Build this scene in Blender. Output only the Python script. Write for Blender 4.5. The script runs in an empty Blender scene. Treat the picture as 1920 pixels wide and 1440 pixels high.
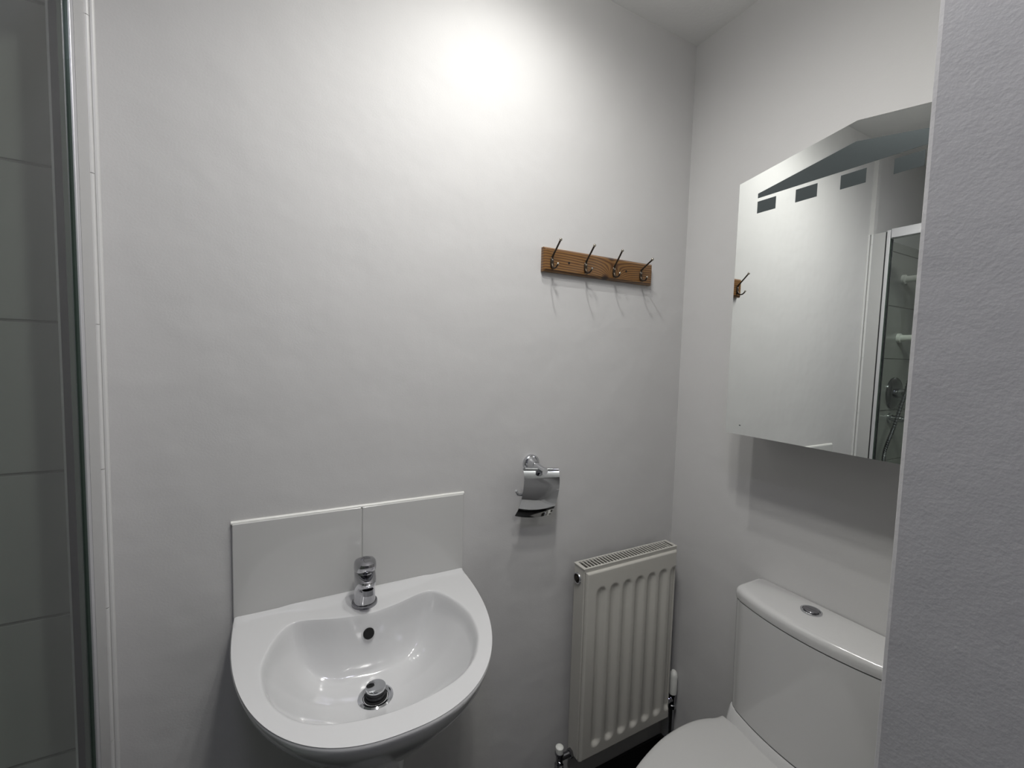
import bpy, bmesh, math, random
from mathutils import Vector, Matrix, noise
random.seed(7)
PI = math.pi
H = 1.39                      # camera height; photo-derived z values are relative to it
scn = bpy.context.scene
C = scn.collection

# ------------------------------------------------------------------ materials
def mat(name, col=(.8, .8, .8), rough=.5, metal=0., spec=.5, coat=0., bump=None, emit=None):
    m = bpy.data.materials.new(name); m.use_nodes = True
    nt = m.node_tree; b = nt.nodes['Principled BSDF']
    b.inputs['Base Color'].default_value = (*col, 1)
    b.inputs['Roughness'].default_value = rough
    b.inputs['Metallic'].default_value = metal
    b.inputs['Specular IOR Level'].default_value = spec
    b.inputs['Coat Weight'].default_value = coat
    b.inputs['Coat Roughness'].default_value = .04
    if emit:
        b.inputs['Emission Color'].default_value = (*emit[0], 1)
        b.inputs['Emission Strength'].default_value = emit[1]
    if bump:
        prev = None
        for (scale, dist, detail) in bump:
            tc = nt.nodes.new('ShaderNodeTexCoord'); n = nt.nodes.new('ShaderNodeTexNoise')
            n.inputs['Scale'].default_value = scale; n.inputs['Detail'].default_value = detail
            nt.links.new(tc.outputs['Object'], n.inputs['Vector'])
            bp = nt.nodes.new('ShaderNodeBump'); bp.inputs['Distance'].default_value = dist
            bp.inputs['Strength'].default_value = 1
            nt.links.new(n.outputs['Fac'], bp.inputs['Height'])
            if prev: nt.links.new(prev.outputs['Normal'], bp.inputs['Normal'])
            prev = bp
        nt.links.new(prev.outputs['Normal'], b.inputs['Normal'])
    return m

WALLC = (.51, .507, .502)
M_wall = mat('wall_paint', WALLC, .62, spec=.25, bump=[(9, .0035, 2), (260, .00016, 3)])
M_entry = mat('entry_wall_paint', (.51, .507, .51), .5, spec=.3, bump=[(22, .0006, 2), (330, .00017, 4)])
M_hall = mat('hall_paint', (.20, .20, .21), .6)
M_ceil = mat('ceiling_paint', (.74, .74, .73), .8, spec=.2, bump=[(120, .0004, 3)])
M_floor = mat('dark_vinyl', (.012, .012, .012), .5, bump=[(60, .0005, 4)])
M_ceramic = mat('ceramic', (.56, .563, .565), .12, spec=.5, coat=.5)
M_cistern = mat('ceramic_cistern', (.53, .53, .525), .16, spec=.5, coat=.4)
M_seat = mat('seat_plastic', (.49, .49, .48), .28)
M_chrome = mat('chrome', (.62, .63, .65), .06, 1.)
M_chromed = mat('chrome_dark', (.30, .30, .32), .10, 1.)
M_chromet = mat('chrome_tap', (.44, .44, .46), .07, 1.)
M_alu = mat('satin_aluminium', (.72, .72, .75), .25, 1.)
M_tile_sp = mat('splash_tile', (.50, .50, .49), .10, spec=.5)
M_seal = mat('white_sealant', (.66, .66, .63), .35)
M_grout = mat('grout', (.50, .50, .48), .8)
M_black = mat('black_rubber', (.012, .012, .014), .5)
M_hole = mat('hole_dark', (.004, .004, .004), .9)
M_rad = mat('radiator_enamel', (.48, .47, .43), .30, bump=[(40, .0004, 2)])
M_radin = mat('convector_fins', (.20, .19, .17), .6)
M_brass = mat('antique_brass', (.055, .043, .032), .35, .8)
M_screw = mat('dark_screw', (.03, .025, .02), .5, .6)
M_white = mat('white_plastic', (.75, .75, .72), .35)
M_pan = mat('green_edge', (.03, .06, .045), .2)
M_darkalu = mat('dark_anodised', (.012, .012, .020), .35, 0., spec=.25)
M_profile = mat('profile_satin', (.66, .66, .68), .42, .7)
M_lamp = mat('lamp_lens', (1, 1, 1), .4, emit=((1.0, .985, .95), 1.0))
M_sky = mat('window_daylight', (0, 0, 0), .4, emit=((.80, .82, 1.0), 1.0))
M_copper = mat('pipe_painted', (.35, .34, .32), .4)

def tile_mat(name, axis):
    """gloss white wall tiles 200 x 251.5 mm, recessed grout lines; axis = horizontal object axis"""
    m = mat(name, (.70, .70, .67), .16)
    nt = m.node_tree; b = nt.nodes['Principled BSDF']
    tc = nt.nodes.new('ShaderNodeTexCoord'); sp = nt.nodes.new('ShaderNodeSeparateXYZ')
    nt.links.new(tc.outputs['Object'], sp.inputs[0])
    def line(out, period, off):
        a = nt.nodes.new('ShaderNodeMath'); a.operation = 'ADD'; a.inputs[1].default_value = off
        nt.links.new(out, a.inputs[0])
        p = nt.nodes.new('ShaderNodeMath'); p.operation = 'PINGPONG'; p.inputs[1].default_value = period / 2
        nt.links.new(a.outputs[0], p.inputs[0])
        mr = nt.nodes.new('ShaderNodeMapRange'); mr.inputs['From Min'].default_value = .0012
        mr.inputs['From Max'].default_value = .0030; mr.clamp = True
        nt.links.new(p.outputs[0], mr.inputs['Value'])
        return mr.outputs[0]
    g1 = line(sp.outputs['Z'], .2513, -(.035 + H) + 10 * .2513)
    mn = nt.nodes.new('ShaderNodeMath'); mn.operation = 'MINIMUM'
    nt.links.new(g1, mn.inputs[0]); mn.inputs[1].default_value = 1.
    mx = nt.nodes.new('ShaderNodeMix'); mx.data_type = 'RGBA'
    mx.inputs[6].default_value = (.20, .20, .19, 1); mx.inputs[7].default_value = (.36, .36, .345, 1)
    nt.links.new(mn.outputs[0], mx.inputs[0]); nt.links.new(mx.outputs[2], b.inputs['Base Color'])
    bp = nt.nodes.new('ShaderNodeBump'); bp.inputs['Distance'].default_value = .002
    nt.links.new(mn.outputs[0], bp.inputs['Height']); nt.links.new(bp.outputs[0], b.inputs['Normal'])
    return m
M_tileX = tile_mat('shower_tiles_end', 'X'); M_tileY = tile_mat('shower_tiles_back', 'Y')

def glass_mat():
    m = bpy.data.materials.new('shower_glass'); m.use_nodes = True; nt = m.node_tree
    nt.nodes.remove(nt.nodes['Principled BSDF']); out = nt.nodes['Material Output']
    t = nt.nodes.new('ShaderNodeBsdfTransparent'); t.inputs[0].default_value = (.87, .90, .88, 1)
    g = nt.nodes.new('ShaderNodeBsdfGlossy'); g.inputs['Roughness'].default_value = .03
    f = nt.nodes.new('ShaderNodeFresnel'); f.inputs[0].default_value = 1.45
    mx = nt.nodes.new('ShaderNodeMixShader'); gm = nt.nodes.new('ShaderNodeNewGeometry'); sb = nt.nodes.new('ShaderNodeMath'); sb.operation = 'SUBTRACT'; sb.use_clamp = True
    nt.links.new(f.outputs[0], sb.inputs[0]); nt.links.new(gm.outputs['Backfacing'], sb.inputs[1]); nt.links.new(sb.outputs[0], mx.inputs[0]); nt.links.new(t.outputs[0], mx.inputs[1])
    nt.links.new(g.outputs[0], mx.inputs[2]); nt.links.new(mx.outputs[0], out.inputs[0])
    return m
M_glass = glass_mat()

M_mirror = mat('mirror_silver', (.93, .955, .935), .0, 1.)
M_frost = mat('frosted_etching', (.07, .082, .085), .30, .8)
M_cab = mat('cabinet_side', (.55, .55, .55), .4)

def pine():
    m = mat('varnished_pine', (.4, .2, .07), .33, coat=.25)
    nt = m.node_tree; b = nt.nodes['Principled BSDF']
    tc = nt.nodes.new('ShaderNodeTexCoord')
    sp = nt.nodes.new('ShaderNodeSeparateXYZ'); nt.links.new(tc.outputs['Object'], sp.inputs[0])
    def M(op, a, bb=None, c=None):
        n = nt.nodes.new('ShaderNodeMath'); n.operation = op
        for i, v in enumerate((a, bb, c)):
            if v is None: continue
            if isinstance(v, (int, float)): n.inputs[i].default_value = v
            else: nt.links.new(v, n.inputs[i])
        return n.outputs[0]
    # growth-ring lines along the board, bent around a knot right of the middle
    kx, kz = .043, -.012
    dx = M('SUBTRACT', sp.outputs['X'], kx); dz = M('SUBTRACT', sp.outputs['Z'], kz)
    r2 = M('ADD', M('MULTIPLY', M('MULTIPLY', dx, dx), 420.), M('MULTIPLY', M('MULTIPLY', dz, dz), 900.))
    w = M('DIVIDE', 1., M('ADD', r2, .25))
    rr = M('MULTIPLY', M('SQRT', r2), .018)
    mp = nt.nodes.new('ShaderNodeMapping'); mp.inputs['Scale'].default_value = (5, 30, 22)
    nt.links.new(tc.outputs['Object'], mp.inputs[0])
    no = nt.nodes.new('ShaderNodeTexNoise'); no.inputs['Scale'].default_value = 1.; no.inputs['Detail'].default_value = 3
    nt.links.new(mp.outputs[0], no.inputs['Vector'])
    wob = M('MULTIPLY', no.outputs['Fac'], .012)
    bend = M('MULTIPLY', w, .011)
    coord = M('ADD', M('ADD', sp.outputs['Z'], wob), bend)
    band = M('PINGPONG', M('ADD', M('MULTIPLY', coord, 150.), 10.), .5)
    ramp = nt.nodes.new('ShaderNodeValToRGB'); nt.links.new(band, ramp.inputs[0])
    e = ramp.color_ramp.elements
    e[0].position = .0; e[0].color = (.055, .021, .006, 1)
    e[1].position = .42; e[1].color = (.195, .100, .029, 1)
    e2 = e.new(.12); e2.color = (.105, .045, .013, 1)
    # knots
    def knot(x, z, r):
        a = M('SUBTRACT', sp.outputs['X'], x); c = M('SUBTRACT', sp.outputs['Z'], z)
        d = M('SQRT', M('ADD', M('MULTIPLY', a, a), M('MULTIPLY', M('MULTIPLY', c, c), 1.6)))
        mr = nt.nodes.new('ShaderNodeMapRange'); mr.inputs['From Min'].default_value = r * .45; mr.inputs['From Max'].default_value = r * 1.2
        nt.links.new(d, mr.inputs['Value']); return mr.outputs[0]
    k = M('MINIMUM', knot(.033, .030, .012), knot(.012, -.027, .013))
    mx = nt.nodes.new('ShaderNodeMix'); mx.data_type = 'RGBA'
    mx.inputs[6].default_value = (.028, .010, .004, 1)
    nt.links.new(k, mx.inputs[0]); nt.links.new(ramp.outputs[0], mx.inputs[7])
    nt.links.new(mx.outputs[2], b.inputs['Base Color'])
    return m
M_pine = pine()

# ------------------------------------------------------------------ helpers
def obj(name, bm, m, parent=None, smooth=False, bevel=0, seg=2, sub=0, label=None, at=None):
    """links a bmesh in photo coordinates (z relative to the camera) as ONE mesh object"""
    bmesh.ops.recalc_face_normals(bm, faces=bm.faces)
    off = Vector((0, 0, H))
    if parent is not None: off = off - parent.matrix_basis.translation - (parent.parent.matrix_basis.translation if parent.parent else Vector())
    elif at is not None: off = -Vector(at)
    for v in bm.verts: v.co += off
    me = bpy.data.meshes.new(name); bm.to_mesh(me); bm.free()
    if isinstance(m, (list, tuple)):
        for k in m: me.materials.append(k)
    else: me.materials.append(m)
    o = bpy.data.objects.new(name, me); C.objects.link(o)
    if parent is not None: o.parent = parent
    elif at is not None: o.location = Vector(at) + Vector((0, 0, H))
    if smooth:
        for p in me.polygons: p.use_smooth = True
        me.set_sharp_from_angle(angle=math.radians(38))
    if bevel:
        b = o.modifiers.new('bevel', 'BEVEL'); b.width = bevel; b.segments = seg; b.limit_method = 'ANGLE'; b.angle_limit = math.radians(40)
        b.harden_normals = False
    if sub:
        s = o.modifiers.new('sub', 'SUBSURF'); s.levels = sub; s.render_levels = sub
    if label: o['label'] = label
    return o

def thing(name, label, cat, loc, group=None):
    o = bpy.data.objects.new(name, None); C.objects.link(o)
    o.location = (loc[0], loc[1], loc[2] + H); o['label'] = label; o['category'] = cat
    o.empty_display_size = .05
    if group: o['group'] = group
    return o

def struct(o):
    o['kind'] = 'structure'; return o

def box(bm, a, b, mi=0):
    vs = [bm.verts.new((x, y, z)) for x in (a[0], b[0]) for y in (a[1], b[1]) for z in (a[2], b[2])]
    for f in ((0, 1, 3, 2), (4, 6, 7, 5), (0, 4, 5, 1), (2, 3, 7, 6), (0, 2, 6, 4), (1, 5, 7, 3)):
        fc = bm.faces.new([vs[i] for i in f]); fc.material_index = mi
    return vs
def bx(a, b):
    bm = bmesh.new(); box(bm, a, b); return bm

def loft(bm, rings, cap0=True, cap1=True, mi=0):
    R = [[bm.verts.new(p) for p in r] for r in rings]
    n = len(R[0])
    for a, b in zip(R, R[1:]):
        for i in range(n):
            j = (i + 1) % n
            f = bm.faces.new((a[i], a[j], b[j], b[i])); f.material_index = mi
    if cap0: bm.faces.new(list(reversed(R[0]))).material_index = mi
    if cap1: bm.faces.new(R[-1]).material_index = mi
    return R

def frame(d):
    d = d.normalized(); u = d.cross(Vector((0, 0, 1)))
    if u.length < .05: u = d.cross(Vector((0, 1, 0)))
    u.normalize(); return u, d.cross(u).normalized()

def tube(bm, pts, r, n=12, cap=True, mi=0):
    pts = [Vector(p) for p in pts]; rs = r if isinstance(r, (list, tuple)) else [r] * len(pts)
    rings = []; u = v = None
    for i, p in enumerate(pts):
        d = (pts[min(i + 1, len(pts) - 1)] - pts[max(i - 1, 0)]).normalized()
        if u is None: u, v = frame(d)
        else:
            u = (u - d * u.dot(d)).normalized(); v = d.cross(u).normalized()
        rings.append([p + (u * math.cos(2 * PI * k / n) + v * math.sin(2 * PI * k / n)) * rs[i] for k in range(n)])
    loft(bm, rings, cap, cap, mi)

def lathe(bm, c, axis, prof, n=32, mi=0, cap0=True, cap1=True):
    """prof = [(distance along axis, radius)]"""
    c = Vector(c); a = Vector(axis).normalized(); u, v = frame(a)
    loft(bm, [[c + a * t + (u * math.cos(2 * PI * k / n) + v * math.sin(2 * PI * k / n)) * r for k in range(n)] for t, r in prof], cap0, cap1, mi)

def ball(bm, c, r, mi=0):
    g = bmesh.ops.create_uvsphere(bm, u_segments=14, v_segments=8, radius=r, matrix=Matrix.Translation(Vector(c)))

def smooth_pts(P, k=6):
    """Catmull-Rom through the control points"""
    P = [Vector(p) for p in P]; out = []
    for i in range(len(P) - 1):
        p0 = P[max(i - 1, 0)]; p1 = P[i]; p2 = P[i + 1]; p3 = P[min(i + 2, len(P) - 1)]
        for j in range(k):
            t = j / k
            out.append(.5 * ((2 * p1) + (p2 - p0) * t + (2 * p0 - 5 * p1 + 4 * p2 - p3) * t * t + (3 * p1 - p0 - 3 * p2 + p3) * t ** 3))
    out.append(P[-1]); return out

# ------------------------------------------------------------------ room
XL, XR = -.283, 1.156          # shower-side plane, mirror wall
CZ, FZ = .99, -1.39
YN = -.857; XE = .40            # corner of the entry wall
SX = -1.04; YS = -.86          # shower recess
HB = -2.35; HL = -.62           # hallway

def wall_grid(x0, x1, y):      # wall facing -y
    bm = bmesh.new(); box(bm, (x0, y, FZ), (x1, y + .1, CZ)); return bm
struct(obj('wall_back', wall_grid(XL - .002, XR + .1, 0), M_wall, at=(.4, 0, 0)))
struct(obj('wall_right', bx((XR, YN - .05, FZ), (XR + .1, .0, CZ)), M_wall, at=(XR, -.4, 0)))
# entry wall whose corner stands right beside the camera; edge slightly uneven like hand-plastered
bm = bmesh.new()
nz = 160; rings = []
for k in range(nz + 1):
    z = FZ + (CZ - FZ) * k / nz
    w = .0009 * noise.noise(Vector((0, 3.1, z * 7))) + .0004 * noise.noise(Vector((5, 0, z * 40)))
    r = .0035
    prof = [(XE, HB), (XE, YN - .03), (XE + w * .3, YN - r + w * .3), (XE + .3 * r + w, YN - .3 * r), (XE + r, YN), (XR + .1, YN), (XR + .1, HB)]
    rings.append([(x, y, z) for x, y in prof])
loft(bm, rings)
struct(obj('wall_entry', bm, M_entry, at=(XE, YN, 0)))
struct(obj('ceiling', bx((SX - .1, HB - .1, CZ), (XR + .1, .1, CZ + .08)), M_ceil))
struct(obj('floor', bx((SX - .1, HB - .1, FZ - .08), (XR + .1, .1, FZ)), M_floor))
struct(obj('wall_shower_end', bx((SX - .1, 0, FZ), (XL - .002, .1, CZ)), M_wall))
struct(obj('wall_shower_back', bx((SX - .1, HB, FZ), (SX, .0, CZ)), M_wall))
struct(obj('wall_left', bx((SX, YS - .1, FZ), (XL, YS, CZ)), M_wall))
struct(obj('wall_hall_left', bx((SX, HB, FZ), (HL, YS - .1, CZ)), M_hall))
bm = bmesh.new()
WX0, WX1, WZ0, WZ1 = -.55, .15, -.2, .75
for a, b in (((SX, HB - .1, FZ), (WX0, HB, CZ)), ((WX1, HB - .1, FZ), (XR + .1, HB, CZ)),
             ((WX0, HB - .1, FZ), (WX1, HB, WZ0)), ((WX0, HB - .1, WZ1), (WX1, HB, CZ))): box(bm, a, b)
struct(obj('wall_hall_back', bm, M_hall))
bm = bmesh.new()
for a, b in (((WX0, HB - .05, WZ0), (WX0 + .04, HB - .02, WZ1)), ((WX1 - .04, HB - .05, WZ0), (WX1, HB - .02, WZ1)),
             ((WX0, HB - .05, WZ0), (WX1, HB - .02, WZ0 + .04)), ((WX0, HB - .05, WZ1 - .04), (WX1, HB - .02, WZ1)),
             ((-.22, HB - .05, WZ0), (-.18, HB - .02, WZ1))): box(bm, a, b)
wf = struct(obj('window_1', bm, M_white))
obj('pane', bx((WX0, HB - .045, WZ0), (WX1, HB - .035, WZ1)), M_sky, parent=wf)

struct(obj('baseboard_back', bx((XL + .02, -.008, FZ), (XR, 0, FZ + .09)), M_floor, bevel=.002))
struct(obj('baseboard_right', bx((XR - .008, YN, FZ), (XR, -.008, FZ + .09)), M_floor, bevel=.002))
# shower tiling (8 mm thick on the recess walls, up to the rail height)
TZ = .582
struct(obj('trim_1', bx((SX, -.0075, FZ), (XL - .03, .0, TZ)), M_tileX, label='shower end wall tiling'))
struct(obj('trim_2', bx((SX, YS, FZ), (SX + .008, -.0075, TZ)), M_tileY, label='shower back wall tiling'))
# nib beside the basin wall: painted pier and its tiled face
NY = -.0625
struct(obj('wall_nib', bx((XL - .03, NY, FZ), (XL - .008, 0, TZ - .008)), M_wall))
struct(obj('trim_3', bx((XL - .03, -.016, TZ - .008), (XL, 0, CZ)), M_wall))
M_strip = tile_mat('nib_tiles', 'Y')
bm = bx((XL - .008, NY, FZ), (XL, -.004, TZ))
struct(obj('trim_4', bm, mat('nib_tile_face', (.40, .40, .40), .22), bevel=.0015))
# rounded tile-edge bead and sealant in the corner, in tile-height lengths
bead_m = mat('bead_white', (.52, .52, .515), .3)
zz = [FZ, -.969, -.718, -.4675, -.2165, .0345, .2855, .5365, TZ]
bm = bmesh.new()
for a, b in zip(zz, zz[1:]):
    tube(bm, [(XL - .0005, -.0125, a + .0005), (XL - .0005, -.0125, b - .0005)], .0046, 12)
    tube(bm, [(XL + .0035, -.002, a), (XL + .0035, -.002, b)], .0050, 12)
struct(obj('trim_5', bm, bead_m, smooth=False, label='white tile edge bead beside the shower'))

# ------------------------------------------------------------------ shower door
sd = thing('shower_door', 'framed clear glass shower door at the far left, seen again inside the mirror', 'shower door', (XL, -.45, FZ))
EY = NY - .0180
obj('wall_profile', bx((XL - .0125, EY + .0012, FZ + .12), (XL + .0014, NY - .0048, .586)), M_profile, sd, bevel=.0008)
obj('seal', bx((XL - .006, NY - .0046, FZ + .12), (XL + .0001, NY - .0002, .58)), M_black, sd)
obj('channel', bx((XL - .0130, EY - .0005, FZ + .12), (XL - .0010, EY + .0010, .55)), mat('channel_green_grey', (.09, .12, .105), .22, .5), sd)
obj('seal', bx((XL - .0215, EY - .0010, FZ + .12), (XL - .0132, EY + .012, .55)), M_darkalu, sd)
obj('chrome_edge', bx((XL - .0245, EY - .0020, FZ + .12), (XL - .0217, EY + .012, .55)), M_alu, sd)
obj('glass_pane', bx((XL - .0080, YS + .02, FZ + .14), (XL - .0035, EY - .0007, .552)), M_glass, sd)
obj('top_rail', bx((XL - .030, YS + .001, .550), (XL + .006, EY - .0022, .590)), M_alu, sd, bevel=.002)
obj('bottom_rail', bx((XL - .030, YS + .001, FZ + .10), (XL + .004, EY - .0022, FZ + .14)), M_alu, sd, bevel=.002)
obj('wall_profile', bx((XL - .025, YS + .001, FZ + .14), (XL + .004, YS + .02, .550)), M_alu, sd, bevel=.001)
obj('shower_tray', bx((SX + .009, YS + .001, FZ), (XL - .004, NY - .001, FZ + .10)), M_ceramic, sd, bevel=.006)

# shower fittings on the end wall (seen in the mirror)
sv = thing('shower_valve', 'round chrome shower valve with lever on tiled wall, seen in the mirror', 'shower valve', (-.62, -.008, -.128))
bm = bmesh.new(); lathe(bm, (-.62, -.008, -.132), (0, -1, 0), [(0, .078), (.006, .078), (.012, .072), (.018, .05), (.020, .03)], 40)
obj('valve_plate', bm, M_chromed, sv, smooth=True)
bm = bmesh.new(); lathe(bm, (-.62, -.026, -.132), (0, -1, 0), [(0, .024), (.03, .024), (.045, .020), (.05, .012)], 24)
obj('knob', bm, M_chrome, sv, smooth=True)
bm = bmesh.new(); lathe(bm, (-.60, -.008, -.255), (0, -1, 0), [(0, .026), (.008, .026), (.012, .016), (.05, .014), (.055, .014)], 24)
tube(bm, smooth_pts([(-.60, -.05, -.255), (-.60, -.085, -.258), (-.60, -.12, -.275), (-.60, -.135, -.33)], 5), .010, 12)
obj('outlet', bm, M_chrome, sv, smooth=True)
sr = thing('shower_rail', 'white shower riser rail with bracket, seen in the mirror', 'shower rail', (-.66, -.008, .138))
bm = bmesh.new(); lathe(bm, (-.62, -.0078, .138), (0, -1, 0), [(0, .022), (.012, .022), (.014, .015), (.10, .014)], 24)
obj('bracket', bm, M_white, sr, smooth=True)
bm = bmesh.new(); lathe(bm, (-.62, -.0078, .42), (0, -1, 0), [(0, .022), (.012, .022), (.014, .015), (.10, .014)], 24)
obj('bracket', bm, M_white, sr, smooth=True)
bm = bmesh.new(); tube(bm, [(-.62, -.098, .05), (-.62, -.098, .46)], .0095, 16)
obj('riser', bm, M_alu, sr, smooth=True)
sh = thing('shower_hose', 'ribbed grey metal shower hose hanging past the valve, seen in the mirror', 'shower hose', (-.5, -.1, .0))
hp = smooth_pts([(-.600, -.128, .37), (-.575, -.125, .22), (-.535, -.118, .07), (-.49, -.105, -.10), (-.440, -.09, -.27), (-.405, -.075, -.40), (-.425, -.075, -.50), (-.49, -.085, -.56), (-.57, -.10, -.50), (-.595, -.13, -.345)], 26)
bm = bmesh.new(); tube(bm, hp, [.0085 if i % 2 else .0062 for i in range(len(hp))], 10)
obj('hose', bm, M_chromed, sh, smooth=False)
bm = bmesh.new(); tube(bm, [(-.605, -.13, .36), (-.60, -.135, .42), (-.58, -.17, .50)], [.011, .013, .018], 16); lathe(bm, (-.58, -.17, .50), (.05, -.6, -.4), [(-.01, .025), (.005, .045), (.02, .045)], 24)
obj('shower_head', bm, M_white, sh, smooth=True)

# ------------------------------------------------------------------ ceiling spotlight bar
HEADS = ((.475, -.325), (.345, -.530), (.215, -.735)); LZC = .955
dl = thing('ceiling_spotlight_bar', 'white three-lamp spotlight bar on the middle of the bathroom ceiling', 'ceiling light', (.345, -.53, CZ))
bm = bmesh.new(); tube(bm, [(.50, -.286, CZ - .008), (.19, -.774, CZ - .008)], .0075, 4)
obj('mounting_bar', bm, M_white, dl)
for hx, hy in HEADS:
    bm = bmesh.new(); lathe(bm, (hx, hy, CZ - .001), (0, 0, -1), [(0, .012), (.012, .012), (.013, .030), (.030, .032), (.035, .031), (.034, .027)], 32, cap1=False)
    hd_ = obj('spotlight_head', bm, M_white, dl, smooth=True)
    bm = bmesh.new(); lathe(bm, (hx, hy, LZC + .0015), (0, 0, -1), [(-.004, .0268), (0, .0268)], 32)
    obj('lens', bm, M_lamp, hd_)

# ------------------------------------------------------------------ splashback
sp = thing('tiled_splashback', 'two glossy white landscape tiles on the wall behind the basin', 'splashback', (.152, 0, -.545))
for a, b in ((-.094, .1515), (.1535, .397)):
    obj('tile', bx((a, -.0085, -.543), (b, -.0005, -.349)), M_tile_sp, sp, bevel=.0018, seg=3)
obj('grout', bx((-.09, -.0062, -.545), (.393, -.0004, -.353)), M_grout, sp)
bm = bmesh.new()
n = 60; pts = []
for k in range(n + 1):
    x = -.096 + .495 * k / n
    pts.append((x, -.0022 + .0006 * noise.noise(Vector((x * 40, 0, 0))), -.3485 + .0006 * noise.noise(Vector((x * 30, 2, 0)))))
tube(bm, pts, .0042, 10)
obj('sealant_bead', bm, M_seal, sp, smooth=True)

# ------------------------------------------------------------------ basin
BX = .152
basin = thing('wash_basin', 'white ceramic D-shaped wash basin on a pedestal, below the splashback tiles', 'basin', (BX, 0, FZ))
RZ = -.545
def outer(t, s=1.0):
    """t in 0..1 along the open D from back-left, round the front, to back-right; returns (x,y)"""
    a = PI + PI * t; c, si = math.cos(a), math.sin(a); p = 2 / 2.4
    return (.247 * s * math.copysign(abs(c) ** p, c), -.418 * s * abs(si) ** p)
def inner(th):
    pass
NB = 128
def ring_outer(s, z, lift=0., y0=-.0022):
    # D-ring sampled: 3/4 of points on the curve, 1/4 on the straight back
    pts = []; nf = NB * 3 // 4
    for k in range(nf): 
        x, y = outer(k / nf); pts.append((x * s, y))
    nbk = NB - nf
    for k in range(nbk): pts.append(((.247 - .494 * k / nbk) * s, 0.))
    return pts
IN_CTRL = [(-.147, -.070), (-.172, -.105), (-.190, -.165), (-.191, -.215), (-.178, -.270), (-.143, -.325), (-.090, -.358), (0, -.373),
           (.090, -.358), (.143, -.325), (.178, -.270), (.191, -.215), (.190, -.165), (.172, -.105), (.147, -.070), (.115, -.071), (.06, -.090), (0, -.100), (-.06, -.090), (-.115, -.071)]
def closed_spline(P, k=12):
    P = [Vector((p[0], p[1], 0)) for p in P]; n = len(P); out = []
    for i in range(n):
        p0, p1, p2, p3 = P[i - 1], P[i], P[(i + 1) % n], P[(i + 2) % n]
        for j in range(k):
            t = j / k
            out.append(.5 * ((2 * p1) + (p2 - p0) * t + (2 * p0 - 5 * p1 + 4 * p2 - p3) * t * t + (3 * p1 - p0 - 3 * p2 + p3) * t ** 3))
    return out
DC = Vector((0, -.186, 0))
isp = closed_spline(IN_CTRL)
def polar_hit(poly, th):
    """radius from DC to polygon in direction th"""
    d = Vector((math.cos(th), math.sin(th), 0)); best = None
    for a, b in zip(poly, poly[1:] + poly[:1]):
        e = b - a; den = d.x * e.y - d.y * e.x
        if abs(den) < 1e-12: continue
        w = a - DC; t = (w.x * e.y - w.y * e.x) / den; s = (w.x * d.y - w.y * d.x) / den
        if t > 0 and -1e-6 <= s <= 1 + 1e-6: best = t if best is None else max(best, t)
    return best
opoly = [Vector((x, y, 0)) for x, y in ring_outer(1, 0)]
NT = 180
THS = []
# include the two back corners exactly
cornL = math.atan2(0 - DC.y, -.247) ; cornR = math.atan2(-DC.y, .247)
for k in range(NT): THS.append(-PI + 2 * PI * (k + .5) / NT)
def snap(a):
    i = min(range(NT), key=lambda k: abs(THS[k] - a)); THS[i] = a
snap(cornL); snap(cornR)
RO = [polar_hit(opoly, t) for t in THS]; RI = [polar_hit(isp, t) for t in THS]
def deck(x, y):                  # gentle raised ledge along the wall
    e = -.010 - .024 * max(0, 1 - (x / .16) ** 2)
    s = min(1, max(0, (y - e + .006) / .012)); s = s * s * (3 - 2 * s)
    return .007 * s
bm = bmesh.new(); rings = []
def P(th, r, z): return (BX + DC.x + math.cos(th) * r, DC.y + math.sin(th) * r, z)
def bowl_z(th, r):               # r in 0..1
    back = max(0, math.sin(th)); front = max(0, -math.sin(th))
    p = 2.3 + 5.2 * back ** 1.5 - .55 * front
    rr = max(0., (r - .13) / .87)
    return -.664 + .112 * rr ** p
# underside to rim
for s, z, cy in ((.12, -.735, 0), (.35, -.730, 0), (.50, -.702, 0), (.64, -.669, 0), (.76, -.637, 0), (.86, -.608, 0), (.93, -.585, 0), (.972, -.570, 0), (.990, -.5585, 0), (.998, -.5515, 0), (.997, -.5485, 0), (.991, -.5458, 0)):
    ring = []
    for th, ro in zip(THS, RO):
        x = DC.x + math.cos(th) * ro * s; y = DC.y + math.sin(th) * ro * s
        y0 = DC.y + math.sin(th) * ro
        if math.sin(th) > 0: y = y0 if y0 > -.06 and s > .6 else y   # keep the back flat to the wall
        y = min(y + cy * 0, -.0015)
        ring.append((BX + x, y, z + (deck(x, y) if z > -.5465 else 0)))
    rings.append(ring)
for w in (.965, .9, .8, .65, .5, .35, .2, .1):
    ring = []
    for th, ro, ri in zip(THS, RO, RI):
        r = ri + (ro - ri) * w; x = DC.x + math.cos(th) * r; y = min(DC.y + math.sin(th) * r, -.0015)
        ring.append((BX + x, y, RZ + deck(x, y)))
    rings.append(ring)
for q in (1.008, 1.0, .99, .98, .965, .95, .93, .91, .89, .86, .83, .80, .76, .72, .67, .62, .56, .5, .43, .36, .3, .24, .18, .13):
    ring = []
    for th, ri in zip(THS, RI):
        z = bowl_z(th, q)
        top = RZ
        # soft rounded inner lip
        k = .010; zz_ = z if q <= .93 else z
        zz_ = min(zz_, top)
        t = max(0, min(1, (q - .93) / .078)); t = t * t * (3 - 2 * t)
        zz_ = zz_ * (1 - t) + top * t
        ring.append(P(th, ri * q, zz_))
    rings.append(ring)
loft(bm, rings, True, True)
bo = obj('bowl', bm, M_ceramic, basin, smooth=True)

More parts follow.
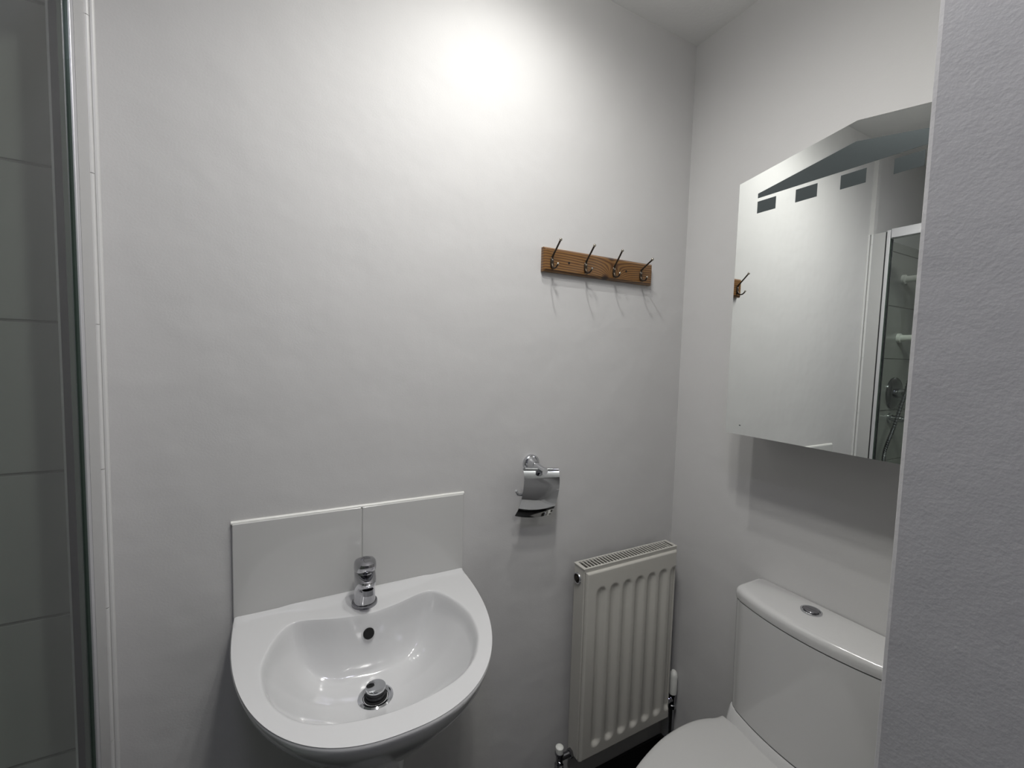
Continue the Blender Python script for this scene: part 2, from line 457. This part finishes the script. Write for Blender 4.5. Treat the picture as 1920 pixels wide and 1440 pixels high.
# overflow opening with rim, lying on the back wall of the bowl
th = PI / 2; rib = polar_hit(isp, th)
def bw(q): return Vector((BX, DC.y + rib * q, bowl_z(th, q)))
pa, pb = bw(.84), bw(.90); tg = (pb - pa).normalized(); nrm = Vector((0, -tg.z, tg.y)).normalized()
if nrm.y > 0: nrm = -nrm
oc = min((bw(q / 100) for q in range(60, 99)), key=lambda p: abs(p.z + .586)); 
bm = bmesh.new(); lathe(bm, oc - nrm * .003, nrm, [(0, .0145), (.0042, .0140), (.0050, .0125), (.0046, .0112)], 32, cap0=True, cap1=True)
ov = obj('overflow', bm, M_ceramic, basin, smooth=True)
bm = bmesh.new(); lathe(bm, oc + nrm * .0015, nrm, [(0, .0110), (.0034, .0108)], 32)
obj('overflow_hole', bm, M_hole, ov)

# pop-up waste, standing open
wc = (BX, DC.y, -.664)
bm = bmesh.new(); lathe(bm, wc, (0, 0, 1), [(-.004, .033), (.0015, .033), (.0035, .030), (.0025, .025), (-.002, .021)], 40)
wa = obj('waste', bm, M_chrome, basin, smooth=True)
bm = bmesh.new(); lathe(bm, (BX, DC.y, -.664), (0, 0, 1), [(-.002, .0215), (.0027, .0215)], 32)
obj('waste_hole', bm, M_hole, wa)
bm = bmesh.new(); lathe(bm, (BX, DC.y, -.664), (0, 0, 1), [(.0, .0165), (.006, .0165), (.0065, .019), (.009, .019), (.0095, .0165), (.013, .0165), (.0135, .0175), (.016, .0175), (.0162, .016), (.018, .016)], 32)
obj('stopper_seal', bm, M_black, wa, smooth=False)
bm = bmesh.new(); lathe(bm, (BX, DC.y, -.646), (0, 0, 1), [(0, .0188), (.003, .0190), (.0042, .0180), (.0047, .010), (.0048, .001)], 40)
obj('plug_cap', bm, M_chrome, wa, smooth=True)

# pedestal
bm = bmesh.new(); rings = []
for z, w, d in ((-.712, .092, .20), (-.76, .090, .19), (-.9, .086, .175), (-1.1, .088, .175), (-1.28, .10, .19), (FZ, .112, .20)):
    r = []
    for k in range(41):
        a = PI + PI * k / 40
        r.append((BX + w * math.copysign(abs(math.cos(a)) ** .7, math.cos(a)), -.004 - d * abs(math.sin(a)) ** .8, z))
    for k in range(1, 6): r.append((BX + w * (1 - 2 * k / 6), -.004, z))
    rings.append(r)
loft(bm, rings); obj('pedestal', bm, M_ceramic, basin, smooth=True)

# ------------------------------------------------------------------ tap
TX, TY = .151, -.058
tap = thing('basin_mixer_tap', 'short chrome mixer tap standing on the back ledge of the basin', 'tap', (TX, TY, RZ))
def ov_ring(cy, rx, ryf, ryb, z, tilt=0., n=36, ex=.9):
    out = []
    for k in range(n):
        a = 2 * PI * k / n; c, s = math.cos(a), math.sin(a)
        y = (ryf if s < 0 else ryb) * math.copysign(abs(s) ** ex, s)
        out.append((TX + rx * math.copysign(abs(c) ** ex, c), TY + cy + y, z - tilt * y))
    return out
bm = bmesh.new()
lathe(bm, (TX, TY, RZ - .001), (0, 0, 1), [(0, .0265), (.004, .0270), (.0075, .0262), (.0085, .0235)], 36)
obj('base_ring', bm, M_chromed, tap, smooth=True)
bm = bmesh.new()
loft(bm, [ov_ring(0, .0228, .0228, .0228, RZ + .007), ov_ring(0, .0220, .0222, .022, RZ + .016), ov_ring(0, .0216, .0225, .0213, RZ + .028), ov_ring(0, .0214, .0245, .0210, RZ + .036),
          ov_ring(0, .0213, .031, .0208, RZ + .042, .05), ov_ring(0, .0212, .044, .0207, RZ + .047, .10), ov_ring(0, .0212, .052, .0207, RZ + .053, .12),
          ov_ring(0, .0213, .054, .0208, RZ + .060, .12), ov_ring(0, .0214, .048, .0208, RZ + .066, .10), ov_ring(0, .0214, .036, .0209, RZ + .0705, .06), ov_ring(0, .0213, .026, .0209, RZ + .0735, .03), ov_ring(0, .0211, .024, .0208, RZ + .0765, .03)])
obj('body', bm, M_chromet, tap, smooth=True)
bm = bmesh.new(); lathe(bm, (TX, TY - .042, RZ + .048), (0, -.15, -1), [(-.004, .0115), (.007, .0115), (.008, .009)], 24)
obj('aerator', bm, M_chromed, tap, smooth=True)
bm = bmesh.new()
loft(bm, [ov_ring(0, .0213, .026, .0210, RZ + .0772, .04), ov_ring(-.001, .0222, .032, .0216, RZ + .0790, .08), ov_ring(-.002, .0226, .038, .0216, RZ + .0830, .14),
          ov_ring(-.002, .0226, .040, .0214, RZ + .0880, .20), ov_ring(-.002, .0222, .038, .0208, RZ + .0930, .24), ov_ring(-.001, .0210, .033, .0196, RZ + .0972, .24),
          ov_ring(0, .0180, .026, .0168, RZ + .1002, .20), ov_ring(0, .012, .017, .0115, RZ + .1018, .16), ov_ring(0, .002, .002, .002, RZ + .1024, 0)])
lv = obj('lever', bm, M_chromet, tap, smooth=True)
bm = bmesh.new(); lathe(bm, (TX, TY - .012, RZ + .1030), (0, -.20, 1), [(-.003, .0105), (.0004, .0105), (.0012, .009)], 28)
obj('lever_button', bm, M_chromed, lv, smooth=True)

# ------------------------------------------------------------------ toilet paper holder
PX, PZ = .594, -.291
tp = thing('toilet_paper_holder', 'empty chrome toilet roll holder with curved cover, on the wall between basin and radiator', 'toilet roll holder', (PX, 0, PZ))
tilt = Matrix.Translation(Vector((PX, 0, PZ))) @ Matrix.Rotation(math.radians(6.5), 4, 'Y') @ Matrix.Translation(-Vector((PX, 0, PZ)))
def tb(bm): bmesh.ops.transform(bm, matrix=tilt, verts=bm.verts); return bm
bm = bmesh.new(); lathe(bm, (PX, 0, PZ), (0, -1, 0), [(0, .0245), (.007, .0245), (.010, .0225), (.012, .017), (.020, .0125), (.030, .0105)], 36)
obj('wall_rose', bm, M_chrome, tp, smooth=True)
bm = bmesh.new(); tube(bm, [(PX, -.018, PZ), (PX + .003, -.050, PZ - .006), (PX + .006, -.0655, PZ - .0085)], [.0115, .0100, .0098], 20)
obj('arm', bm, M_chrome, tp, smooth=True)
bm = bmesh.new(); tube(bm, [(.549, -.046, PZ - .006), (.654, -.046, PZ - .006)], .0045, 14)
obj('hinge_tube', tb(bm), M_chrome, tp, smooth=True)
prof = smooth_pts([(0, -.040, -.2945), (0, -.0475, -.302), (0, -.0545, -.317), (0, -.0588, -.342), (0, -.0560, -.372), (0, -.0475, -.400), (0, -.0330, -.4235)], 8)
bm = bmesh.new(); gr = []
x0, x1, ymid = .5455, .6565, 0
for side in (0, 1):
    rows = []
    for i, p in enumerate(prof):
        a = prof[max(i - 1, 0)]; b = prof[min(i + 1, len(prof) - 1)]; t = (b - a).normalized(); nn = Vector((0, t.z, -t.y)) * (.0012 * side)
        row = []
        for k in range(15):
            f = k / 14
            # bottom edge bows down a touch in the middle
            drop = .006 * (1 - (2 * f - 1) ** 2) * max(0, (i / (len(prof) - 1) - .55) / .45)
            row.append(bm.verts.new((x0 + (x1 - x0) * f, p.y + nn.y, p.z + nn.z - drop)))
        rows.append(row)
    gr.append(rows)
for rows in gr:
    for a, b in zip(rows, rows[1:]):
        for k in range(14): bm.faces.new((a[k], a[k + 1], b[k + 1], b[k]))
A, B = gr
for i in range(len(A) - 1):
    for k in (0, 14): bm.faces.new((A[i][k], A[i + 1][k], B[i + 1][k], B[i][k]))
for i in (0, len(A) - 1):
    for k in range(14): bm.faces.new((A[i][k], A[i][k + 1], B[i][k + 1], B[i][k]))
obj('cover', tb(bm), M_chrome, tp, smooth=True)
bm = bmesh.new(); tube(bm, smooth_pts([(.650, -.046, PZ - .006), (.654, -.040, -.325), (.652, -.036, -.350), (.640, -.036, -.364), (.60, -.036, -.366), (.548, -.040, -.366), (.538, -.046, -.362), (.5305, -.050, -.352)], 6), .0036, 12)
obj('roll_bar', tb(bm), M_chrome, tp, smooth=True)

# ------------------------------------------------------------------ hook rack
hr = thing('coat_hook_rack', 'varnished pine board with four hooks on the wall left of the mirror', 'hook rack', (.802, 0, .258))
bm = bmesh.new()
loft(bm, [[(.607 + e, y, .2265 + e), (.997 - e, y, .2265 + e), (.997 - e, y, .2900 - e), (.607 + e, y, .2900 - e)] for y, e in ((-.0005, 0), (-.0115, 0), (-.0168, .0055))])
bmesh.ops.rotate(bm, verts=bm.verts, cent=(.8, 0, .258), matrix=Matrix.Rotation(math.radians(.1), 3, 'Y'))
obj('board', bm, M_pine, hr, bevel=.0006, seg=2)
for i, (hx, ty, tz, ly) in enumerate(((.631, -.056, .302, -.047), (.742, -.054, .303, -.047), (.844, -.050, .304, -.043), (.948, -.062, .291, -.043))):
    bm = bmesh.new()
    # back plate: rounded lozenge
    pl = []
    for k in range(20):
        a = 2 * PI * k / 20; pl.append((.0052 * math.cos(a), .0155 * math.copysign(abs(math.sin(a)) ** .8, math.sin(a))))
    loft(bm, [[(hx + x * s, y, .2505 + z * s) for x, z in pl] for y, s in ((-.0168, 1.), (-.0185, 1.), (-.0200, .8))])
    tube(bm, smooth_pts([(hx, -.0185, .262), (hx, -.0215, .2675), (hx, (ty - .0215) / 2, (tz + .2675) / 2), (hx, ty + .002, tz - .002)], 5), [.0030] * 6 + [.0024] * 10, 10)
    tube(bm, smooth_pts([(hx, -.0185, .246), (hx, -.0225, .238), (hx, -.030, .2340), (hx, -.0385, .2350), (hx, ly, .2420)], 5), [.0032] * 10 + [.0022] * 11, 10)
    hk = obj('hook', bm, M_brass, hr, smooth=True)
    bm = bmesh.new(); ball(bm, (hx, ty, tz), .0040)
    obj('ball_tip', bm, mat('tip_brass_%d' % i, (.45, .42, .36), .18, 1.) if i == 0 else bpy.data.materials['tip_brass_0'], hk, smooth=True)
    bm = bmesh.new(); ball(bm, (hx, ly, .2430), .0032)
    obj('ball_tip', bm, bpy.data.materials['tip_brass_0'], hk, smooth=True)
    bm = bmesh.new()
    for zc in (.2575, .2435): lathe(bm, (hx, -.0195, zc), (0, -1, 0), [(0, .0026), (.0012, .0024), (.0018, .001)], 12)
    obj('screw', bm, bpy.data.materials['tip_brass_0'], hk, smooth=True)
for sx, sz in ((.6865, .2560), (.8905, .2570)):
    bm = bmesh.new(); lathe(bm, (sx, -.0168, sz), (0, -1, 0), [(0, .0034), (.0006, .0034), (.0007, .0026)], 16)
    obj('wall_screw', bm, M_screw, hr)

# ------------------------------------------------------------------ mirror cabinet
MX = 1.0163; MC = -.5265; MW = .2490; MB = -.1825; MTs = .4450; MTa = .4885
mc = thing('mirror_cabinet', 'frameless mirror-fronted cabinet with peaked top above the toilet', 'mirror cabinet', (XR, MC, MB))
def penta(x, w, zb, zs, za, c=MC): return [(x, c + w, zb), (x, c + w, zs), (x, c, za), (x, c - w, zs), (x, c - w, zb)]
bm = bmesh.new()
loft(bm, [penta(MX + .0055, MW - .006, MB + .006, MTs - .006, MTa - .006), penta(XR - .0008, MW - .006, MB + .006, MTs - .006, MTa - .006)])
obj('cabinet_box', bm, M_cab, mc)
bm = bmesh.new()
loft(bm, [penta(MX, MW, MB, MTs, MTa), penta(MX + .005, MW, MB, MTs, MTa)])
def etched(poly):
    a = [bm.verts.new((MX - .0002, y, z)) for y, z in poly]; f = bm.faces.new(a); f.material_index = 1
yl = MC + .1995
def ztop(y): return .4505 - abs(y - MC) * (.0445 / .1995)
etched([(yl, .3965), (yl, .4075), (MC, .4475), (2 * MC - yl, .4075), (2 * MC - yl, .3965)])
for k in range(5):
    y0 = MC + .1995 - k * .0885
    etched([(y0, .3605), (y0, .3885), (y0 - .0445, .3885), (y0 - .0445, .3605)])
etched([(-.3145, -.1605), (-.3145, -.1580), (-.3185, -.1580), (-.3185, -.1605)])
bmesh.ops.recalc_face_normals(bm, faces=bm.faces)
mo = obj('mirror_glass', bm, [M_mirror, M_frost], mc)

# ------------------------------------------------------------------ radiator
RX0, RX1, RT, RB = .733, 1.098, -.586, -1.158
YF, YB = -.080, -.030
ra = thing('panel_radiator', 'white single panel radiator with fluted front and top grille, in the corner', 'radiator', ((RX0 + RX1) / 2, 0, FZ))
bm = bmesh.new(); nx, nz = 150, 150
grid = []
g0, g1 = .0, 1.
flc = [.8065 + .0493 * k - .0285 for k in range(7)]
flc = [.793 + .0487 * k for k in range(7)]
px0, px1, pz0, pz1 = RX0 + .006, RX1 - .002, RB, RT - .011
for j in range(nz + 1):
    f = j / nz
    # denser samples near both ends
    f = f if not 0 else f
    z = pz0 + (pz1 - pz0) * (.5 - .5 * math.cos(PI * f)) ** 1.0
    row = []
    for i in range(nx + 1):
        x = px0 + (px1 - px0) * i / nx
        d = 0
        for c in flc:
            u = abs(x - c) / .0215
            if u < 1:
                s = .5 + .5 * math.cos(PI * min(1, max(0, (u - .12) / .88)))
                # rounded ends
                ze = min((RT - .060) - z, z - (RB + .030))
                ze = ze - .012 * u * u
                t = min(1, max(0, ze / .014)); t = t * t * (3 - 2 * t)
                d = max(d, s * t)
        e = min(x - px0, px1 - x, z - pz0, pz1 - z); er = max(0, 1 - e / .007)
        row.append(bm.verts.new((x, YF - .002 + .0095 * d + .0075 * er * er, z)))
    grid.append(row)
for a, b in zip(grid, grid[1:]):
    for i in range(nx): bm.faces.new((a[i], a[i + 1], b[i + 1], b[i]))
# edges back
def rim(vs):
    back = [bm.verts.new((v.co.x, YF + .012, v.co.z)) for v in vs]
    for i in range(len(vs) - 1): bm.faces.new((vs[i], vs[i + 1], back[i + 1], back[i]))
rim(grid[0]); rim(grid[-1]); rim([r[0] for r in grid]); rim([r[-1] for r in grid])
obj('front_panel', bm, M_rad, ra, smooth=True)
obj('side_panel', bx((RX0, YF + .005, RB + .008), (RX0 + .0045, YB, RT - .003)), M_rad, ra, bevel=.0012)
obj('side_panel', bx((RX1 - .0045, YF + .005, RB + .008), (RX1, YB, RT - .003)), M_rad, ra, bevel=.0012)
bm = bmesh.new()
fx0, fx1, fy0, fy1 = RX0 - .001, RX1 + .001, YF + .0035, YB + .002
box(bm, (fx0, fy0, RT - .003), (fx1, fy0 + .006, RT)); box(bm, (fx0, fy1 - .005, RT - .003), (fx1, fy1, RT))
box(bm, (fx0, fy0 + .006, RT - .003), (fx0 + .011, fy1 - .005, RT)); box(bm, (fx1 - .009, fy0 + .006, RT - .003), (fx1, fy1 - .005, RT))
box(bm, (fx0 + .002, fy0 + .001, RT - .010), (fx1 - .002, fy0 + .003, RT - .003))
NS = 30
for k in range(1, NS):
    x = fx0 + .011 + (fx1 - fx0 - .020) * k / NS
    box(bm, (x - .0016, fy0 + .003, RT - .0028), (x + .0016, fy1 - .002, RT - .0003))
obj('top_grille', bm, M_rad, ra)
bm = bmesh.new()
box(bm, (RX0 + .004, YF + .013, RB + .008), (RX1 - .004, YF + .016, RT - .02))
for k in range(44):
    x = RX0 + .008 + (RX1 - RX0 - .016) * k / 43; box(bm, (x - .0005, YF + .016, RB + .02), (x + .0005, YB - .004, RT - .022))
box(bm, (RX0 + .004, YB - .004, RB + .02), (RX1 - .004, YB - .002, RT - .006))
obj('convector_fins', bm, M_radin, ra)
bm = bmesh.new(); lathe(bm, (RX0 + .001, -.0475, -.624), (-1, 0, 0), [(0, .0165), (.003, .0165), (.005, .0150), (.005, .0125)], 28, cap1=False)
bp_ = obj('air_plug', bm, M_chrome, ra, smooth=True)
bm = bmesh.new(); lathe(bm, (RX0 + .001, -.0475, -.624), (-1, 0, 0), [(0, .0128), (.0035, .0125)], 24); lathe(bm, (RX0 - .002, -.0475, -.624), (-1, 0, 0), [(0, .0075), (.006, .0072), (.0065, .005)], 6)
obj('plug_centre', bm, M_screw, bp_)
# wall brackets
bm = bmesh.new()
for x in (RX0 + .07, RX1 - .07): box(bm, (x - .015, YB - .003, RB + .05), (x + .015, -.0002, RT - .06))
obj('bracket', bm, M_rad, ra)
# valves
def valve(x0, x, y, zc, capr, cap_h, cm, nm):
    bm = bmesh.new()
    tube(bm, [(x0, y, zc), (x, y, zc)], .0085, 14); lathe(bm, (x0 + (.0 if x < x0 else 0), y, zc), (x - x0, 0, 0), [(.0, .013), (.008, .013)], 6)
    lathe(bm, (x, y, zc), (0, 0, 1), [(-.03, .013), (-.018, .013), (-.016, .010), (.012, .010), (.014, .013), (.02, .013)], 14)
    tube(bm, [(x, y, zc - .03), (x, y, FZ)], .0075, 12)
    v = obj(nm, bm, M_chromed, ra, smooth=False)
    bm = bmesh.new()
    prof = [(0, capr * .95), (cap_h * .15, capr), (cap_h * .8, capr), (cap_h * .93, capr * .8), (cap_h, capr * .4)]
    lathe(bm, (x, y, zc + .02), (0, 0, 1), prof, 18)
    obj('valve_cap', bm, cm, v, smooth=True)
    return v
M_capw = mat('cap_white', (.72, .73, .69), .35)
valve(RX0, RX0 - .042, -.048, -1.150, .0115, .019, M_capw, 'valve')
valve(RX1, 1.137, -.056, -1.125, .0135, .078, M_capw, 'valve')
# lever handle lying on the left valve
bm = bmesh.new(); tube(bm, [(RX0 - .045, -.062, -1.165), (RX0 - .062, -.066, -1.163)], [.007, .0065], 10)
obj('drain_cock', bm, M_chrome, ra, smooth=True)

# ------------------------------------------------------------------ toilet
TC = -.487
to = thing('toilet', 'white close-coupled toilet with closed lid under the mirror cabinet', 'toilet', (.85, TC, FZ))
def cring(z, hw, xf, bulge, xb=XR - .004, rc=.022, n=24, rb=.008):
    """cistern plan: flat back at xb, bowed front from xf (ends) to xf-bulge (middle)"""
    pts = []
    # front from +y end to -y end
    def fx(t): return xf - bulge * (1 - t * t)
    # corner arcs
    m = 8
    for k in range(m):
        a = PI / 2 * k / m
        # arc from side (y=+hw) to front
        cx, cy = xf + rc - bulge * .12, TC + hw - rc
        pts.append((cx - rc * math.sin(a), cy + rc * math.cos(a), z))
    for k in range(n + 1):
        t = 1 - 2 * k / n; tt = t * (hw - rc) / hw
        pts.append((xf - bulge * (1 - tt * tt) * 1.0 if abs(tt) < .93 else xf - bulge * (1 - tt * tt), TC + t * (hw - rc), z))
    for k in range(1, m + 1):
        a = PI / 2 * k / m
        cx, cy = xf + rc - bulge * .12, TC - hw + rc
        pts.append((cx - rc * math.cos(a), cy - rc * math.sin(a), z))
    pts.append((xb - rb, TC - hw, z)); pts.append((xb - rb * .3, TC - hw + rb * .3, z)); pts.append((xb, TC - hw + rb, z))
    pts.append((xb, TC + hw - rb, z)); pts.append((xb - rb * .3, TC + hw - rb * .3, z)); pts.append((xb - rb, TC + hw, z))
    return pts
LZ = -.588
bm = bmesh.new()
loft(bm, [cring(-.915, .172, 1.055, .034), cring(-.912, .175, 1.052, .034), cring(-.80, .178, 1.052, .034), cring(-.622, .180, 1.052, .034)])
obj('cistern', bm, M_cistern, to, smooth=True).data.polygons
bm = bmesh.new()
loft(bm, [cring(-.6195, .179, 1.054, .034), cring(-.6185, .181, 1.051, .034), cring(-.604, .182, 1.049, .034), cring(-.5965, .1808, 1.051, .034), cring(-.5925, .1785, 1.054, .034), cring(-.5895, .175, 1.059, .034), cring(-.5882, .170, 1.066, .034)])
obj('cistern_lid', bm, M_cistern, to, smooth=True)
bc = (1.106, -.466, LZ)
bm = bmesh.new(); lathe(bm, bc, (0, 0, 1), [(-.002, .0225), (.0028, .0222), (.0042, .0205), (.0038, .0188), (.0015, .0172)], 36)
fb = obj('flush_button', bm, M_chrome, to, smooth=True)
for s in (1, -1):
    bm = bmesh.new(); ring0 = []
    for k in range(21):
        a = -PI / 2 + PI * k / 20
        ring0.append((.0160 * math.cos(a) + .0004, .0160 * math.sin(a)))
    loft(bm, [[(bc[0] + s * x * q, bc[1] + y * q, z) for x, y in ring0] for z, q in ((LZ, 1), (LZ + .0045, 1), (LZ + .0055, .94))])
    obj('push_plate', bm, M_chromed, fb, smooth=False)
# pan: lofted from floor to rim, plus rear deck
def pan_ring(z, hw, xfront, xback, p=2.2, n=48, sq=.45):
    out = []; xc = xback - (xback - xfront) * sq
    for k in range(n):
        a = 2 * PI * k / n; c, s = math.cos(a), math.sin(a)
        rx = (xback - xc) if c > 0 else (xc - xfront); e = 2 / (3.2 if c > 0 else p)
        out.append((xc + rx * math.copysign(abs(c) ** e, c), TC + hw * math.copysign(abs(s) ** e, s), z))
    return out
bm = bmesh.new()
loft(bm, [pan_ring(FZ, .105, .70, 1.10), pan_ring(FZ + .03, .10, .71, 1.10), pan_ring(-1.20, .11, .67, 1.11), pan_ring(-1.08, .150, .58, 1.13), pan_ring(-1.0, .172, .535, 1.14), pan_ring(-.975, .176, .525, 1.145), pan_ring(-.967, .174, .528, 1.145)])
obj('pan', bm, M_cistern, to, smooth=True)
# deck under the cistern
bm = bmesh.new()
def dring(z, hw, xf, bul): return cring(z, hw, xf, bul, xb=XR - .012, rc=.018)
loft(bm, [dring(-.975, .176, 1.020, .030), dring(-.95, .176, 1.035, .034), dring(-.9185, .1775, 1.050, .034), dring(-.9165, .1765, 1.052, .034)])
obj('cistern_shelf', bm, M_cistern, to, smooth=True)
def lid_outline(s=1., back=1.028):
    P = [(back, .178), (1.005, .1815), (.985, .190), (.950, .1995), (.900, .2035), (.834, .200), (.769, .187), (.706, .168), (.640, .140), (.585, .105), (.548, .060), (.535, 0)]
    P = P + [(x, -y) for x, y in reversed(P[:-1])]
    sp_ = smooth_pts([(x, y, 0) for x, y in P], 5)
    cx = .82
    return [(cx + (p.x - cx) * (s if p.x < 1.0 else 1 - (1 - s) * .3), TC + p.y * s) for p in sp_]
bm = bmesh.new()
loft(bm, [[(x, y, z) for x, y in lid_outline(s)] for s, z in ((.975, -.966), (.985, -.962), (.985, -.957), (.97, -.9562))])
obj('seat', bm, M_seat, to, smooth=True)
bm = bmesh.new()
rr = [[(x, y, z) for x, y in lid_outline(s)] for s, z in ((.985, -.9555), (1.0, -.953), (1.0, -.946), (.993, -.9425), (.975, -.9400), (.93, -.9385), (.85, -.9375), (.6, -.9365), (.3, -.936))]
loft(bm, rr)
obj('seat_lid', bm, M_seat, to, smooth=True)

# ------------------------------------------------------------------ camera
yaw, pitch, roll = [math.radians(a) for a in (27.92218026, -3.73075542, -1.55413739)]
f = Vector((math.sin(yaw) * math.cos(pitch), math.cos(yaw) * math.cos(pitch), math.sin(pitch)))
r = Vector((math.cos(yaw), -math.sin(yaw), 0)); d = f.cross(r)
r2 = math.cos(roll) * r + math.sin(roll) * d; d2 = -math.sin(roll) * r + math.cos(roll) * d
R = Matrix((r2, -d2, -f)).transposed()
cd = bpy.data.cameras.new('camera'); cam = bpy.data.objects.new('camera', cd); C.objects.link(cam)
cam.matrix_world = Matrix.Translation((0, -1.0, H)) @ R.to_4x4()
cd.sensor_width = 36; cd.lens = 807.46 / 1920 * 36; cd.clip_start = .01
scn.camera = cam

# ------------------------------------------------------------------ light
def setem(m, s): m.node_tree.nodes['Principled BSDF'].inputs['Emission Strength'].default_value = s
setem(M_lamp, 20.)
setem(M_sky, .15)
for (hx, hy), pw, rd in zip(HEADS, (11., 15.5, 22.), (.013, .032, .055)):
    ld = bpy.data.lights.new('lamp_beam', 'SPOT'); lo = bpy.data.objects.new('lamp_beam', ld); C.objects.link(lo)
    lo.location = (hx, hy, LZC + H - .010); ld.energy = pw; ld.spot_size = math.radians(178); ld.spot_blend = 1.
    ld.shadow_soft_size = rd; ld.color = (1., .985, .955)
    ld = bpy.data.lights.new('lamp_bulb', 'POINT'); lo = bpy.data.objects.new('lamp_bulb', ld); C.objects.link(lo)
    lo.location = (hx, hy, LZC + H - .028); ld.energy = 1.2; ld.shadow_soft_size = .022; ld.color = (1., .985, .955)
hd = bpy.data.lights.new('hall_lamp', 'AREA'); ho = bpy.data.objects.new('hall_lamp', hd); C.objects.link(ho)
hd.shape = 'DISK'; hd.size = .24; ho.location = (-.1, -1.15, CZ + H - .02); hd.energy = 2.7; hd.color = (.80, .78, 1.)
w = bpy.data.worlds.new('world'); scn.world = w; w.use_nodes = True
w.node_tree.nodes['Background'].inputs[0].default_value = (.5, .52, .6, 1)
w.node_tree.nodes['Background'].inputs[1].default_value = .3
scn.view_settings.view_transform = 'Standard'; scn.view_settings.look = 'None'
scn.view_settings.exposure = .07; scn.view_settings.gamma = 1; scn.view_settings.use_curve_mapping = False
scn.cycles.max_bounces = 12; scn.cycles.diffuse_bounces = 8
